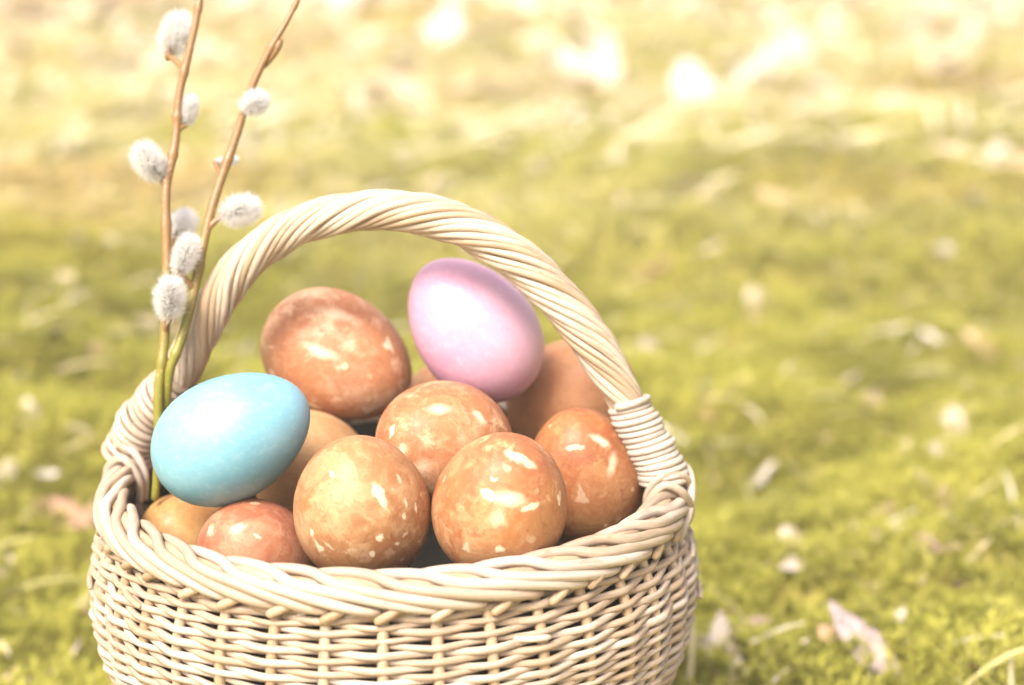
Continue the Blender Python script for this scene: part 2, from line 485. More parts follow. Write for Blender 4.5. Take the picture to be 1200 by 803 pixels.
G = [
 (0.195, 0.448, 36, 19, 35, 26, -22, .10, 'white', "small bleached leaf lying in moss, right beside the handle's right foot"),
 (0.160, 0.556, 46, 24, 20, 30, -30, .14, 'white', "curled whitish leaf just outside the handle above its right foot"),
 (0.142, 0.486, 36, 22, 120, 30, -25, .10, 'white', "bleached leaf partly hidden behind the right foot of the handle"),
 (0.325, 0.486, 40, 22, 65, 48, -12, .10, 'pale', "upright whitish leaf standing in moss near the right edge, mid height"),
 (0.190, 0.288, 20, 15, 110, 35, -20, .16, 'pale', "crumpled pale leaf at the upper end of a long beige leaf strip"),
 (0.203, 0.250, 44, 9, -52, 14, -18, .06, 'beige', "narrow beige leaf strip slanting down to the right in open moss"),
 (0.135, 0.128, 36, 15, 92, 38, -10, .18, 'pale', "rolled pale leaf standing beside the lower right of the basket"),
 (0.192, 0.110, 50, 16, 118, 20, -16, .10, 'lilac', "long lilac beige leaf strip at the bottom edge, right of basket"),
 (0.167, 0.128, 22, 9, 10, 18, -20, .18, 'pale', "little pale curled leaf between two leaf strips at the bottom"),
 (0.128, 0.165, 22, 12, 60, 20, -20, .08, 'lilac', "grey lilac leaf tucked against the right side of the basket"),
 (-0.541, 1.479, 46, 40, 80, 55, 0, .05, 'white', "round bleached leaf standing alone at far left edge"),
 (-0.041, 1.343, 48, 34, 15, 40, -10, .08, 'white', "white leaf just above the top of the basket handle"),
 (0.224, 1.243, 62, 26, 4, 22, -35, .05, 'pale', "flat oblong beige leaf in the upper middle right of handle"),
 (0.330, 1.250, 56, 36, 155, 30, -25, .10, 'pink', "pinkish dry leaf behind a smaller pale one, upper right middle"),
 (0.333, 1.205, 32, 20, 20, 25, -30, .06, 'white', "small pale leaf lying in front of a pinkish leaf, upper right"),
 (0.624, 1.485, 46, 32, 15, 45, -10, .05, 'white', "bright white leaf near the right edge in the yellow moss"),
 (0.572, 1.492, 48, 24, 170, 35, -20, .08, 'pink', "pinkish leaf touching the bright white leaf near right edge"),
 (0.213, 0.929, 56, 18, 3, 20, -35, .06, 'white', "long flat bleached leaf right of the handle, halfway up moss"),
 (0.262, 0.905, 38, 30, 130, 32, -20, .12, 'pale', "squarish pale leaf right of a long flat bleached leaf"),
 (0.340, 0.972, 34, 22, -20, 30, -22, .07, 'pale', "single pale leaf below the dark moss hollow, right of centre"),
 (0.122, 0.850, 32, 24, 40, 35, -20, .08, 'white', "pale leaf close outside the handle's upper right curve"),
 (0.150, 0.742, 30, 18, 110, 35, -20, .10, 'lilac', "greyish leaf outside the handle's right curve, below a pale one"),
 (-0.150, 0.720, 48, 16, 25, 18, -30, .08, 'white', "pale leaf seen through the handle above the blue egg"),
 (-0.152, 0.560, 40, 10, 70, 30, -20, .06, 'pale', "narrow pale leaf through the handle, left of marbled back egg"),
 (-0.217, 0.345, 42, 22, 160, 16, -20, .08, 'brown', "brown leaf left of the basket rim, half sunk in moss"),
 (-0.180, 0.230, 22, 12, 40, 26, -20, .10, 'white', "small bleached leaf close to the left side of the basket"),
 (-0.262, 0.452, 30, 14, 110, 30, -20, .10, 'white', "bleached leaf at left edge, level with the blue egg"),
 (0.243, 0.300, 12, 9, 60, 30, -20, .10, 'lilac', "tiny grey lilac leaf scrap in moss right of the basket"),
 (0.253, 0.240, 20, 10, -15, 25, -25, .12, 'pale', "small pale leaf at right, left of an arched straw"),
 (0.460, 2.42, 150, 95, 30, 40, -14, .10, 'white', "largest white leaf of the bright far heap, upper right"),
 (0.345, 2.30, 120, 80, 110, 42, -10, .12, 'white', "white leaf at the left front of the bright far heap"),
 (0.560, 2.62, 120, 80, 70, 46, -6, .10, 'pale', "pale leaf on the right of the bright far heap"),
 (0.200, 2.46, 130, 70, 80, 46, -6, .08, 'pink', "pinkish tall leaf left of the bright far heap"),
 (0.150, 2.60, 110, 80, 150, 40, -10, .10, 'white', "far bleached leaf above the pink egg, near picture top"),
 (0.050, 2.20, 95, 60, 15, 38, -14, .10, 'pale', "far pale leaf above the handle, left of pinkish tall leaf"),
 (-0.105, 3.05, 120, 100, 60, 50, -5, .05, 'white', "bright white leaf at the top, above middle of the handle"),
 (-0.36, 3.6, 190, 150, 40, 50, -5, .06, 'white', "large white leaf at the top edge beside right willow twig"),
 (0.95, 3.2, 120, 80, 20, 40, -12, .10, 'pale', "far pale leaf near the top right corner"),
 (-0.39, 1.30, 40, 26, 30, 34, -15, .08, 'pale', "far pale leaf low between left edge and willow catkins"),
 (0.285, 0.640, 34, 20, 20, 28, -24, .10, 'pale', "small curled pale leaf right of centre, halfway up the moss"),
 (0.420, 0.760, 36, 24, 150, 30, -20, .10, 'pink', "pinkish brown leaf near the right edge above the upright whitish one"),
 (0.105, 0.640, 30, 18, 60, 30, -24, .10, 'pale', "pale leaf glimpsed right behind the handle's right limb"),
 (0.300, 0.395, 24, 14, 140, 26, -20, .10, 'lilac', "small grey lilac leaf below the upright whitish leaf at right"),
 (-0.285, 0.600, 40, 18, 20, 22, -26, .08, 'pale', "pale leaf at the left edge above the basket rim level"),
 (-0.170, 0.165, 34, 10, 60, 24, -20, .12, 'pale', "narrow pale leaf at the lower left beside the basket wall"),
 (-0.33, 1.22, 60, 30, 10, 20, -25, .08, 'pink', "pinkish leaf behind the lower catkins at left"),
]
for a in G:
    dry_leaf(*a)

# ------------------------------------------------------------------ basket
basket = empty("wicker_basket")
tag(basket, "round pale wicker basket with arched twisted handle, full of dyed eggs", "basket")
NS = 38
ZP = np.array([-118, -110, -100, -86, -74, -62, -50, -38, -26, -16, -8, 0, 12.0])
RP = np.array([72, 76.5, 82, 90, 96.0, 101.5, 105.2, 107.2, 107.2, 105.0, 101.0, 98.5, 98.0])
def prof(z):
    return np.interp(z, ZP, RP)
zz = np.linspace(-118, 12, 200)
rs = np.convolve(np.pad(prof(zz), 8, mode='edge'), np.ones(17) / 17, 'valid')
RS = 0.974
def rad_at(z): return RS * np.interp(z, zz, rs)

TH0 = math.radians(-90) + 0.02
# upright stakes
zs = np.linspace(-115, -3, 24)
stake_pts = np.stack([rad_at(zs), 0 * zs, zs + RIM], -1)
v, f, uv = tube_data(stake_pts, 1.85, sides=8, ref=(0, 1, 0))
stake_meshes = [make_mesh("stake", v, f, MAT_STAKE, uv)]
for k in range(NS):
    o = link(bpy.data.objects.new("stake", stake_meshes[0]), basket)
    o.rotation_euler = (0, 0, TH0 + 2 * math.pi * k / NS + rng.normal() * 0.008)

# woven rows
PITCH_ROW = 1.92
rows = int(106 / PITCH_ROW)
per = 10
for r in range(rows):
    z0 = -6.6 - r * PITCH_ROW
    n = NS * per
    th = np.linspace(0, 2 * np.pi, n, endpoint=False)
    ph = (NS / 2) * th + math.pi * r
    w = np.cos(ph)
    w = np.arcsin(0.95 * w) / math.asin(0.95)
    jit = np.interp(th * NS / (2 * np.pi), np.arange(NS + 1), np.r_[rng.normal(size=NS), 0.0])
    jit2 = np.interp(th * NS / (2 * np.pi), np.arange(NS + 1), np.r_[rng.normal(size=NS), 0.0])
    amp = 1.55 + 0.2 * jit
    z = z0 + 0.22 * jit2 + 0.5 * np.sin(th * 2 + r * 0.4) + 0.2 * np.sin(ph)
    rr = rad_at(z) + amp * w
    ang = th + TH0
    pts = np.stack([rr * np.cos(ang), rr * np.sin(ang), z + RIM], -1)
    # each row is spliced from rods that taper from butt to tip
    s0 = rng.random() * 6.28
    rad = 1.19 + 0.14 * np.sin((th - s0)) + 0.07 * jit
    v, f, uv = tube_data(pts, rad, sides=8, closed=True, ref=(0, 0, 1))
    link(bpy.data.objects.new("weaver", make_mesh("weaver", v, f, MAT_WEAVER, uv)), basket)

# basket bottom: woven spirals over crossed rods
bp = []
for i in range(34):
    rr = 4 + i * 2.1
    th = np.linspace(0, 2 * np.pi, 97)[:-1]
    bp.append(tube_data(np.stack([rr * np.cos(th), rr * np.sin(th), RIM - 114 + 0.7 * np.cos(8 * th + i * math.pi)], -1), 1.25, sides=5, closed=True, ref=(0, 0, 1)))
v, f, uv = merge(bp)
link(bpy.data.objects.new("base", make_mesh("base", v, f, MAT_STAKE, uv)), basket)

# dark liner added to make the weave gaps black, bunched up under the eggs
m = NT("added_shade_liner")
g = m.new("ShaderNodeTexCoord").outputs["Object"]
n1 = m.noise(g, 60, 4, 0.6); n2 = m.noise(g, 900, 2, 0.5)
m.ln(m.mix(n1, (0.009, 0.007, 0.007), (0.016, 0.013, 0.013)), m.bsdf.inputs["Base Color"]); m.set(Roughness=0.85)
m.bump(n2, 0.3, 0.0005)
MAT_SHADE_LINER = m.mat
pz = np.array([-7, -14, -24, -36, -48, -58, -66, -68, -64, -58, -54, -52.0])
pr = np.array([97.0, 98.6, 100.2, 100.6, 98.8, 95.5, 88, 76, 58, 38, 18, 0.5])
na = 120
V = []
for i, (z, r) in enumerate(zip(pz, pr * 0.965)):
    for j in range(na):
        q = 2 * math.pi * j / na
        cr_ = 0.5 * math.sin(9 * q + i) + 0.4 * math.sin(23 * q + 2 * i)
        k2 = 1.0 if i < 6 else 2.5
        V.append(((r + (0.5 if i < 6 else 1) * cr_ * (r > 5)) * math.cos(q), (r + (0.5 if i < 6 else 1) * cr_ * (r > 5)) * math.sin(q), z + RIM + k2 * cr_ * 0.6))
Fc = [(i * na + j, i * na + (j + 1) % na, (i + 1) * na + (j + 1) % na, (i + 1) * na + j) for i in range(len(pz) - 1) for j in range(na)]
ln = link(bpy.data.objects.new("shade_liner", make_mesh("shade_liner", np.array(V) * MM, Fc, MAT_SHADE_LINER)), basket)
tag(ln, "dark liner added for the black gaps behind the open weave")

# plaited border: every stake turns over into a border strand
DS = 2 * math.pi / NS
def border_strand(variant):
    r_ = np.random.default_rng(100 + variant)
    key_s = np.array([-1.6, -1.2, -0.7, -0.2, 0.35, 0.80, 1.05, 1.40, 2.25, 3.1, 3.75, 4.0])
    ro = np.array([1.8, 0.6, -4.0, -4.6, -3.2, -1.2, 1.2, 3.4, 4.9, 5.6, 4.9, 3.6])
    zo = np.array([-8.2, -4.8, 1.0, 3.8, 5.0, 4.9, 4.1, 2.7, 0.6, -2.2, -4.6, -5.2])
    s = np.linspace(key_s[0], key_s[-1], 40)
    ro = smooth_path(np.stack([key_s, ro, zo], -1), 200)
    rr = np.interp(s, ro[:, 0], ro[:, 1]); zc = np.interp(s, ro[:, 0], ro[:, 2])
    rr = rr + 0.25 * np.sin(s * 2.1 + r_.random() * 6) ; zc = zc + 0.3 * np.sin(s * 1.7 + r_.random() * 6)
    R0 = 96.8 + 0.9 * rr
    a = s * DS
    pts = np.stack([R0 * np.cos(a), R0 * np.sin(a), 0.92 * zc + RIM], -1)
    rad = np.interp(s, [-1.6, 0.3, 1.4, 3.3, 4.0], [1.4, 1.7, 1.85, 1.8, 1.3])
    v, f, uv = tube_data(pts, rad, sides=10)
    return make_mesh("border_strand", v, f, MAT_BORDER, uv)
bm = [border_strand(i) for i in range(7)]
for k in range(NS):
    o = link(bpy.data.objects.new("border_strand", bm[(k * 5) % 7]), basket)
    o.rotation_euler = (0, 0, TH0 + DS * k + rng.normal() * 0.010)
# cut tails of the border rods, tucked down beside every stake, and a few loose weaver ends
ts = np.linspace(0, 1, 9)
sa = (0.02 + 0.5 * ts) * DS
R0 = 97.6 + np.interp(ts, [0, 0.5, 1], [4.2, 4.3, 2.6]); zt = np.interp(ts, [0, 1], [-7.4, -2.6])
v, f, uv = tube_data(np.stack([R0 * np.cos(sa), R0 * np.sin(sa), zt + RIM], -1), np.interp(ts, [0, 0.12, 1], [1.05, 1.5, 1.6]), sides=8)
tail = make_mesh("border_tail", v, f, MAT_STAKE, uv)
for k in range(NS):
    o = link(bpy.data.objects.new("border_tail", tail), basket)
    o.rotation_euler = (0, 0, TH0 + DS * k + rng.normal() * 0.018)
    o.location = (0, 0, rng.normal() * 0.0004)
for k in range(26):
    an = rng.random() * 2 * math.pi; z0 = -14 - rng.random() * 75; sg = 1 if rng.random() < 0.5 else -1
    ts = np.linspace(0, 1, 8); aa = an + sg * ts * DS * (0.5 + 0.5 * rng.random())
    R0 = rad_at(z0) + np.interp(ts, [0, 0.5, 1], [0.6, 2.7, 3.4]); zt = z0 + ts * rng.normal() * 1.2
    tube("weaver_end", np.stack([R0 * np.cos(aa), R0 * np.sin(aa), zt + RIM], -1), np.interp(ts, [0, 0.9, 1], [1.1, 1.1, 0.8]), MAT_WEAVER, basket, sides=7)

for dr, dz, rr in ((-1.2, 1.2, 2.5), (1.4, -1.6, 2.4)):
    th = np.linspace(0, 2 * np.pi, 160, endpoint=False)
    R0 = 96.8 + dr + 0.4 * np.sin(th * 19)
    tube("border_core", np.stack([R0 * np.cos(th), R0 * np.sin(th), RIM + dz + 0.5 * np.cos(th * 19)], -1), rr, MAT_STAKE, basket, sides=8, closed=True, ref=(0, 0, 1))

# handle: twelve rods twisted along an arch
AL = math.radians(8.5)
HE = np.array([math.cos(AL), -math.sin(AL), 0.0]); HB = np.array([-math.sin(AL), -math.cos(AL), 0.0])   # along the arch, towards the front
arch2 = [(-97.5, -30), (-99.5, -10), (-98.0, 4), (-93.5, 15.5), (-85.6, 26), (-76.2, 37.5), (-66.0, 57), (-52.1, 76.4), (-33.5, 89.8), (-14.0, 95.6), (3.7, 96.6),
         (24.1, 92.3), (41.5, 82.6), (56.0, 69.7), (67.7, 55.3), (78.1, 38.2), (86.0, 23), (93.2, 9), (96.5, -4), (97.0, -18), (95.5, -30)]
arch = smooth_path([(a, b, 0) for a, b in arch2], 320)
acum = np.concatenate([[0], np.cumsum(np.linalg.norm(np.diff(arch, axis=0), axis=1))])
S = np.linspace(0, acum[-1], 300)
ax = np.interp(S, acum, arch[:, 0]); az = np.interp(S, acum, arch[:, 1])
tx = np.gradient(ax); tz = np.gradient(az); ln_ = np.hypot(tx, tz); tx /= ln_; tz /= ln_
cen = ax[:, None] * HE + np.array([0, 0, 1.0]) * (az[:, None] + RIM)
nout = -tz[:, None] * HE + tx[:, None] * np.array([0, 0, 1.0])
handle = empty("handle"); handle.parent = basket
tag(handle)
NR = 15
tw = 2 * math.pi / 86.0
rope = 5.7 + 0.35 * np.sin(S / 30.0)
endfac = np.clip(np.minimum(S - 58, acum[-1] - 58 - S) / 32, 0, 1)
rope = rope * (0.74 + 0.26 * endfac)
i0, i1 = np.searchsorted(S, 8), np.searchsorted(S, acum[-1] - 8)
for k in range(NR):
    phi = 2 * math.pi * k / NR - tw * S + 0.05 * np.sin(S / 17 + k * 2.0)
    rp = rope + 0.30 * np.sin(S / 23.0 + k * 1.7)
    pts = cen + rp[:, None] * (np.cos(phi)[:, None] * nout + np.sin(phi)[:, None] * HB)
    rad = 1.36 + 0.16 * math.sin(k * 2.3) + 0.10 * np.sin(S / 45 + k)
    tube("rod", pts[i0:i1:2], rad[i0:i1:2], MAT_HANDLE, handle, sides=9)
for k in range(3):
    phi = 2 * math.pi * k / 3 - tw * S
    pts = cen + 2.1 * (np.cos(phi)[:, None] * nout + np.sin(phi)[:, None] * HB)
    tube("core_rod", pts[i0:i1:4], 2.2, MAT_HANDLE, handle, sides=7)

def coil(sa, sb, turns, r0, r1, trad, seed, flip=1):
    s = np.linspace(sa, sb, int(turns * 22))
    cx = np.stack([np.interp(s, S, cen[:, i]) for i in range(3)], -1)
    no = np.stack([np.interp(s, S, nout[:, i]) for i in range(3)], -1)
    t = np.linspace(0, 1, len(s))
    phi = flip * 2 * math.pi * turns * t + seed
    rr = r0 + (r1 - r0) * t + 0.4 * np.sin(t * 21 + seed) + 0.25 * np.sin(t * 67)
    sl = 1.1 * np.cos(phi + 0.6)                         # slant of each turn
    tg = np.cross(no, HB)
    return cx + rr[:, None] * (np.cos(phi)[:, None] * no + np.sin(phi)[:, None] * HB) + sl[:, None] * tg * 1.2, trad + 0.18 * np.sin(t * 33 + seed)
sl0 = float(np.interp(36, az[:150], S[:150])); sl1 = float(np.interp(4, az[:150], S[:150]))
sr0 = float(np.interp(-33, -az[150:], S[150:])); sr1 = float(np.interp(-5, -az[150:], S[150:]))
c, r_ = coil(sl0, sl1, 13.5, 6.6, 8.0, 1.25, 0.4); tube("wrapping", c, r_, MAT_BORDER, handle, sides=8)
c, r_ = coil(sr0, sr1, 14.5, 6.5, 7.7, 1.18, 2.0, -1); tube("wrapping", c, r_, MAT_BORDER, handle, sides=8)

# lashings that cross over the rim at both feet of the handle
def lash(side, pts, rad=1.45):
    """pts: (along rim mm, radial offset mm, height mm) about the foot"""
    foot = math.atan2(*( (HE * side)[[1, 0]] ))
    out = []
    for a, r, z in pts:
        R0 = 96.5 + 0.75 * r; an = foot + a / 101.0
        out.append((R0 * math.cos(an), R0 * math.sin(an), RIM + z))
    tube("lashing", smooth_path(out, 44), rad, MAT_BORDER, handle, sides=9)
for side in (-1, 1):
    lash(side, [(-7, -8, -9), (-9, -9.5, 2), (-8, -3, 9.5), (-3, 6.4, 8), (4, 8.8, -1), (9, 6, -10), (8, 0, -18)])
    lash(side, [(7, -8, -9), (9, -9.5, 2), (8, -3, 10), (3, 7.6, 8.5), (-4, 9.6, -1), (-9, 6.5, -10), (-8, 0, -18)])
    lash(side, [(-13, -8, -8), (-14, -8, 1), (-13, -1, 8), (-9, 7.5, 4), (-2, 9.6, -5), (4, 6, -13), (5, 0, -19)])
    lash(side, [(13, -8, -8), (14, -8, 1), (13, -1, 8), (10, 7.6, 3), (8.5, 8.4, -6), (8, 2, -15)])

# ------------------------------------------------------------------ eggs
FW = Vector((0, math.cos(PITCH), -math.sin(PITCH))); UPV = Vector((0, math.sin(PITCH), math.cos(PITCH))); RT = Vector((1, 0, 0))
EGGK = 0.115
def egg_mesh(a, b, mat):
    nt, nl = 48, 64
    t = np.linspace(0, np.pi, nt)
    V = [(0, 0, a)]; Fc = []
    for i in range(1, nt - 1):
        c, s = math.cos(t[i]), math.sin(t[i])
        r = b * s * (1 - EGGK * c)
        for j in range(nl):
            q = 2 * math.pi * j / nl
            V.append((r * math.cos(q), r * math.sin(q), a * c))
    V.append((0, 0, -a))
    for j in range(nl):
        Fc.append((0, 1 + j, 1 + (j + 1) % nl))
        o = 1 + (nt - 3) * nl
        Fc.append((len(V) - 1, o + (j + 1) % nl, o + j))
    for i in range(nt - 3):
        for j in range(nl):
            p, q = 1 + i * nl + j, 1 + i * nl + (j + 1) % nl
            Fc.append((p, p + nl, q + nl, q))
    return make_mesh("egg", np.array(V) * MM, Fc, mat)

def marbled_material(name, seed, c_main, c_red, c_pale, pale_amt=0.5, speck=0.5, marks=()):
    """onion-skin dyed shell: cloudy brown, rust veins, pale patches, cream flecks; marks are undyed cream spots"""
    m = NT(name)
    P = m.new("ShaderNodeTexCoord").outputs["Object"]
    off = (seed * 0.37, seed * 0.71 + 1.3, seed * 0.53 + 2.1)
    Q = m.vmath('ADD', P, off)
    warp = m.vmath('MULTIPLY', m.vmath('SUBTRACT', m.noise(Q, 70, 3, 0.6, color=True), (0.5, 0.5, 0.5)), (0.014, 0.014, 0.014))
    W = m.vmath('ADD', Q, warp)
    cloud = m.noise(W, 34, 4, 0.6); cloud2 = m.noise(W, 95, 6, 0.72); vein = m.noise(W, 52, 2, 0.5)
    edge = m.math('ABSOLUTE', m.math('SUBTRACT', vein, 0.5))
    col = m.mix(m.step(cloud, 0.34, 0.66), c_main, c_red)
    col = m.mix(m.step(cloud2, 0.64 - 0.16 * pale_amt, 0.82 - 0.14 * pale_amt, 0, 0.85), col, c_pale)
    broad = m.noise(W, 46, 5, 0.62)
    col = m.mix(m.step(broad, 0.50, 0.66, 0, 0.16 + 0.36 * pale_amt), col, c_pale)
    # sharp-edged papery skin patches
    cell = m.voro(W, 62, "Color"); sepc = m.new("ShaderNodeSeparateColor"); m.ln(cell, sepc.inputs[0])
    col = m.mix(m.step(sepc.outputs[0], 0.70, 0.95, 0, 0.20 * pale_amt + 0.05), col, c_pale)
    col = m.mix(m.step(sepc.outputs[1], 0.70, 0.95, 0, 0.22), col, tuple(x * 0.72 for x in c_red))
    col = m.mix(m.step(edge, 0.0, 0.018, 0.38, 0.0), col, tuple(x * 0.62 for x in c_red))
    mot = m.noise(W, 330, 5, 0.7)
    col = m.mix(m.step(mot, 0.46, 0.72, 0, 0.22), col, c_pale)
    col = m.mix(m.step(mot, 0.52, 0.30, 0, 0.14), col, tuple(x * 0.75 for x in c_red))
    # cream flecks
    d = m.voro(W, 210, "Distance"); cs = m.new("ShaderNodeSeparateColor"); m.ln(m.voro(W, 210, "Color"), cs.inputs[0])
    thr = m.math('MULTIPLY', m.step(cs.outputs[0], 0.86 - 0.16 * speck, 1.0), 0.42)
    fl = m.math('MULTIPLY', m.math('MULTIPLY', m.step(m.math('SUBTRACT', thr, d), 0.0, 0.14), m.step(m.noise(Q, 55, 2), 0.46, 0.60)), min(1.0, 1.3 * speck))
    col = m.mix(m.math('MULTIPLY', fl, 0.7), col, (0.68, 0.50, 0.31))
    # placed cream marks: (point, tangent1, tangent2, r1, r2, kind, strength)
    for (p, t1, t2, r1, r2, kind, st) in marks:
        w2 = m.vmath('MULTIPLY', m.vmath('SUBTRACT', m.noise(Q, 260, 5, 0.65, color=True), (0.5, 0.5, 0.5)), (0.0042, 0.0042, 0.0042))
        dv = m.vmath('SUBTRACT', m.vmath('ADD', P, w2), tuple(p))
        dep = m.vmath('LENGTH', dv)
        x = m.math('MULTIPLY', m.vmath('DOT_PRODUCT', dv, tuple(t1)), 1.0 / r1)
        y = m.math('MULTIPLY', m.vmath('DOT_PRODUCT', dv, tuple(t2)), 1.0 / r2)
        if kind == 'tri':
            e1 = m.math('MULTIPLY', y, -2.0)
            e2 = m.math('ADD', m.math('MULTIPLY', x, 1.73), y)
            e3 = m.math('ADD', m.math('MULTIPLY', x, -1.73), y)
            q = m.math('MAXIMUM', e1, m.math('MAXIMUM', e2, e3))
        else:
            q = m.math('SQRT', m.math('ADD', m.math('MULTIPLY', x, x), m.math('MULTIPLY', y, y)))
        soft = 0.6 if kind != 'soft' else 0.1
        k = m.math('MULTIPLY', m.step(q, soft, 1.0, 1.0, 0.0), m.step(dep, 0.016, 0.02, 1.0, 0.0))
        col = m.mix(m.math('MULTIPLY', k, st * (0.85 if kind != 'soft' else 1.0)), col, (0.76, 0.62, 0.44))
    # pores
    pore = m.noise(P, 1050, 3, 0.6)
    col = m.mix(m.step(pore, 0.57, 0.70, 0, 0.45), col, tuple(x * 0.55 for x in c_red))
    m.ln(col, m.bsdf.inputs["Base Color"])
    m.ln(m.step(cloud2, 0.35, 0.7, 0.46, 0.64), m.bsdf.inputs["Roughness"])
    m.bsdf.inputs["Specular IOR Level"].default_value = 0.30
    m.bsdf.inputs["Coat Weight"].default_value = 0.05; m.bsdf.inputs["Coat Roughness"].default_value = 0.25
    m.bsdf.inputs["Subsurface Weight"].default_value = 0.06; m.bsdf.inputs["Subsurface Radius"].default_value = (1, 0.5, 0.25); m.bsdf.inputs["Subsurface Scale"].default_value = 0.002
    m.bump(pore, 0.2, 0.0004)
    return m.mat

def plain_material(name, c1, c2, c3, seed):
    m = NT(name)
    P = m.new("ShaderNodeTexCoord").outputs["Object"]
    Q = m.vmath('ADD', P, (seed, seed * 0.6, seed * 1.7))
    a = m.noise(Q, 38, 3, 0.55, 0.4); b = m.noise(Q, 420, 3, 0.6); c = m.noise(Q, 120, 2, 0.5)
    col = m.mix(m.step(a, 0.35, 0.68), c1, c2)
    col = m.mix(m.step(b, 0.50, 0.72, 0, 0.55), col, c3)
    e = m.noise(Q, 1000, 3, 0.6)
    col = m.mix(m.step(e, 0.58, 0.70, 0, 0.30), col, tuple(x * 0.7 for x in c2))
    col = m.mix(m.step(c, 0.64, 0.74, 0, 0.25), col, c3)
    m.ln(col, m.bsdf.inputs["Base Color"])
    m.ln(m.step(b, 0.3, 0.7, 0.34, 0.44), m.bsdf.inputs["Roughness"])
    m.bsdf.inputs["Coat Weight"].default_value = 0.08; m.bsdf.inputs["Coat Roughness"].default_value = 0.2
    m.bsdf.inputs["Subsurface Weight"].default_value = 0.08; m.bsdf.inputs["Subsurface Radius"].default_value = (1, 0.8, 0.8); m.bsdf.inputs["Subsurface Scale"].default_value = 0.002
    m.bump(e, 0.22, 0.0004)
    return m.mat

def egg_rotation(axv, spin):
    z = Vector(axv).normalized()
    x = z.cross(Vector((0.3, 0.5, 0.8))).normalized(); y = z.cross(x)
    M = Matrix((x, y, z)).transposed()
    return M @ Matrix.Rotation(spin, 3, 'Z')

def surface_marks(Rm, a, b, spots):
    """spots given on the shell side that faces front: (dx, dy) mm off the egg's middle along right / up, turned into points of the shell"""
    out = []
    Ri = Rm.inverted()
    for (dx, dy, r1, r2, rot, kind, st) in spots:
        o = Ri @ (RT * dx + UPV * dy - FW * 60); d = Ri @ FW
        # ray against ellipsoid
        sc = Vector((1 / b, 1 / b, 1 / a))
        o2 = Vector((o.x * sc.x, o.y * sc.y, o.z * sc.z)); d2 = Vector((d.x * sc.x, d.y * sc.y, d.z * sc.z))
        A = d2.dot(d2); B = 2 * o2.dot(d2); Cc = o2.dot(o2) - 1
        D = B * B - 4 * A * Cc
        if D < 0: continue
        t = (-B - math.sqrt(D)) / (2 * A)
        p = o + d * t
        n = Vector((p.x / b ** 2, p.y / b ** 2, p.z / a ** 2)).normalized()
        u = Ri @ (RT * math.cos(math.radians(rot)) + UPV * math.sin(math.radians(rot)))
        u = (u - n * u.dot(n)).normalized(); v = n.cross(u)
        out.append((p * MM, u, v, r1 * MM, r2 * MM, kind, st))
    return out

ORANGE, RUST, TAN = (0.36, 0.165, 0.075), (0.30, 0.115, 0.055), (0.62, 0.42, 0.23)
def add_egg(label, pos, axv, a, b, mat=None, spin=0.0, marb=None, spots=(), group="dyed eggs heaped in the basket"):
    Rm = egg_rotation(axv, spin)
    if marb is not None:
        mk = surface_marks(Rm, a, b, spots)
        mat = marbled_material("onion_dyed_shell", *marb, marks=mk)
    o = link(bpy.data.objects.new("egg", egg_mesh(a, b, mat)))
    o.matrix_world = Matrix.Translation(Vector((pos[0], pos[1], pos[2] + RIM)) * MM) @ Rm.to_4x4()
    return tag(o, label, "egg", group)

add_egg("sky blue dyed egg resting on the left rim", (-50.2, -37.9, 29.0), (0.88, 0.037, 0.474), 27.4, 20.2,
        plain_material("blue_dyed_shell", (0.175, 0.355, 0.425), (0.135, 0.320, 0.395), (0.25, 0.41, 0.46), 3.1))
add_egg("pale pink dyed egg on top of the heap", (27.4, 19.6, 50.3), (-0.602, -0.001, 0.798), 28.6, 21.3,
        plain_material("pink_dyed_shell", (0.54, 0.325, 0.415), (0.50, 0.260, 0.370), (0.57, 0.38, 0.46), 7.7))
add_egg("large reddish brown marbled egg at the back left with white triangular flake", (-23.1, 38.3, 35.1), (0.874, -0.255, -0.413), 29.3, 22.9,
        marb=(1, (0.44, 0.195, 0.090), (0.37, 0.140, 0.064), (0.68, 0.46, 0.30), 0.8, 0.5),
        spots=[(20.5, 4.6, 4.6, 4.0, 95, 'tri', 1.0), (-4, 2, 9, 3.0, -22, 'soft', 0.75), (12.8, -20, 4.5, 3.4, 75, 'tri', 0.9),
               (-21.5, -6.0, 2.0, 2.6, 30, 'dot', 0.7), (4.8, -3.6, 1.4, 1.3, 0, 'dot', 0.6), (-9, -17.5, 5, 1.5, -12, 'dot', 0.8), (2, 15, 13, 4, -15, 'soft', 0.45)])
add_egg("brown marbled egg in the middle under the pink egg", (17.3, -17.8, 19.1), (-0.497, -0.717, 0.489), 26, 22.6,
        marb=(2, (0.37, 0.155, 0.064), (0.31, 0.112, 0.047), (0.64, 0.43, 0.25), 0.75, 0.8),
        spots=[(-15.8, 6, 1.2, 2.4, -25, 'dot', 0.8), (-12.2, 0, 1.8, 3.0, -5, 'soft', 0.8), (13.5, 11, 5, 2.6, -40, 'soft', 0.7), (-6, -6, 5, 4.5, 30, 'soft', 0.5), (0, 14, 6, 3, 10, 'soft', 0.5)])
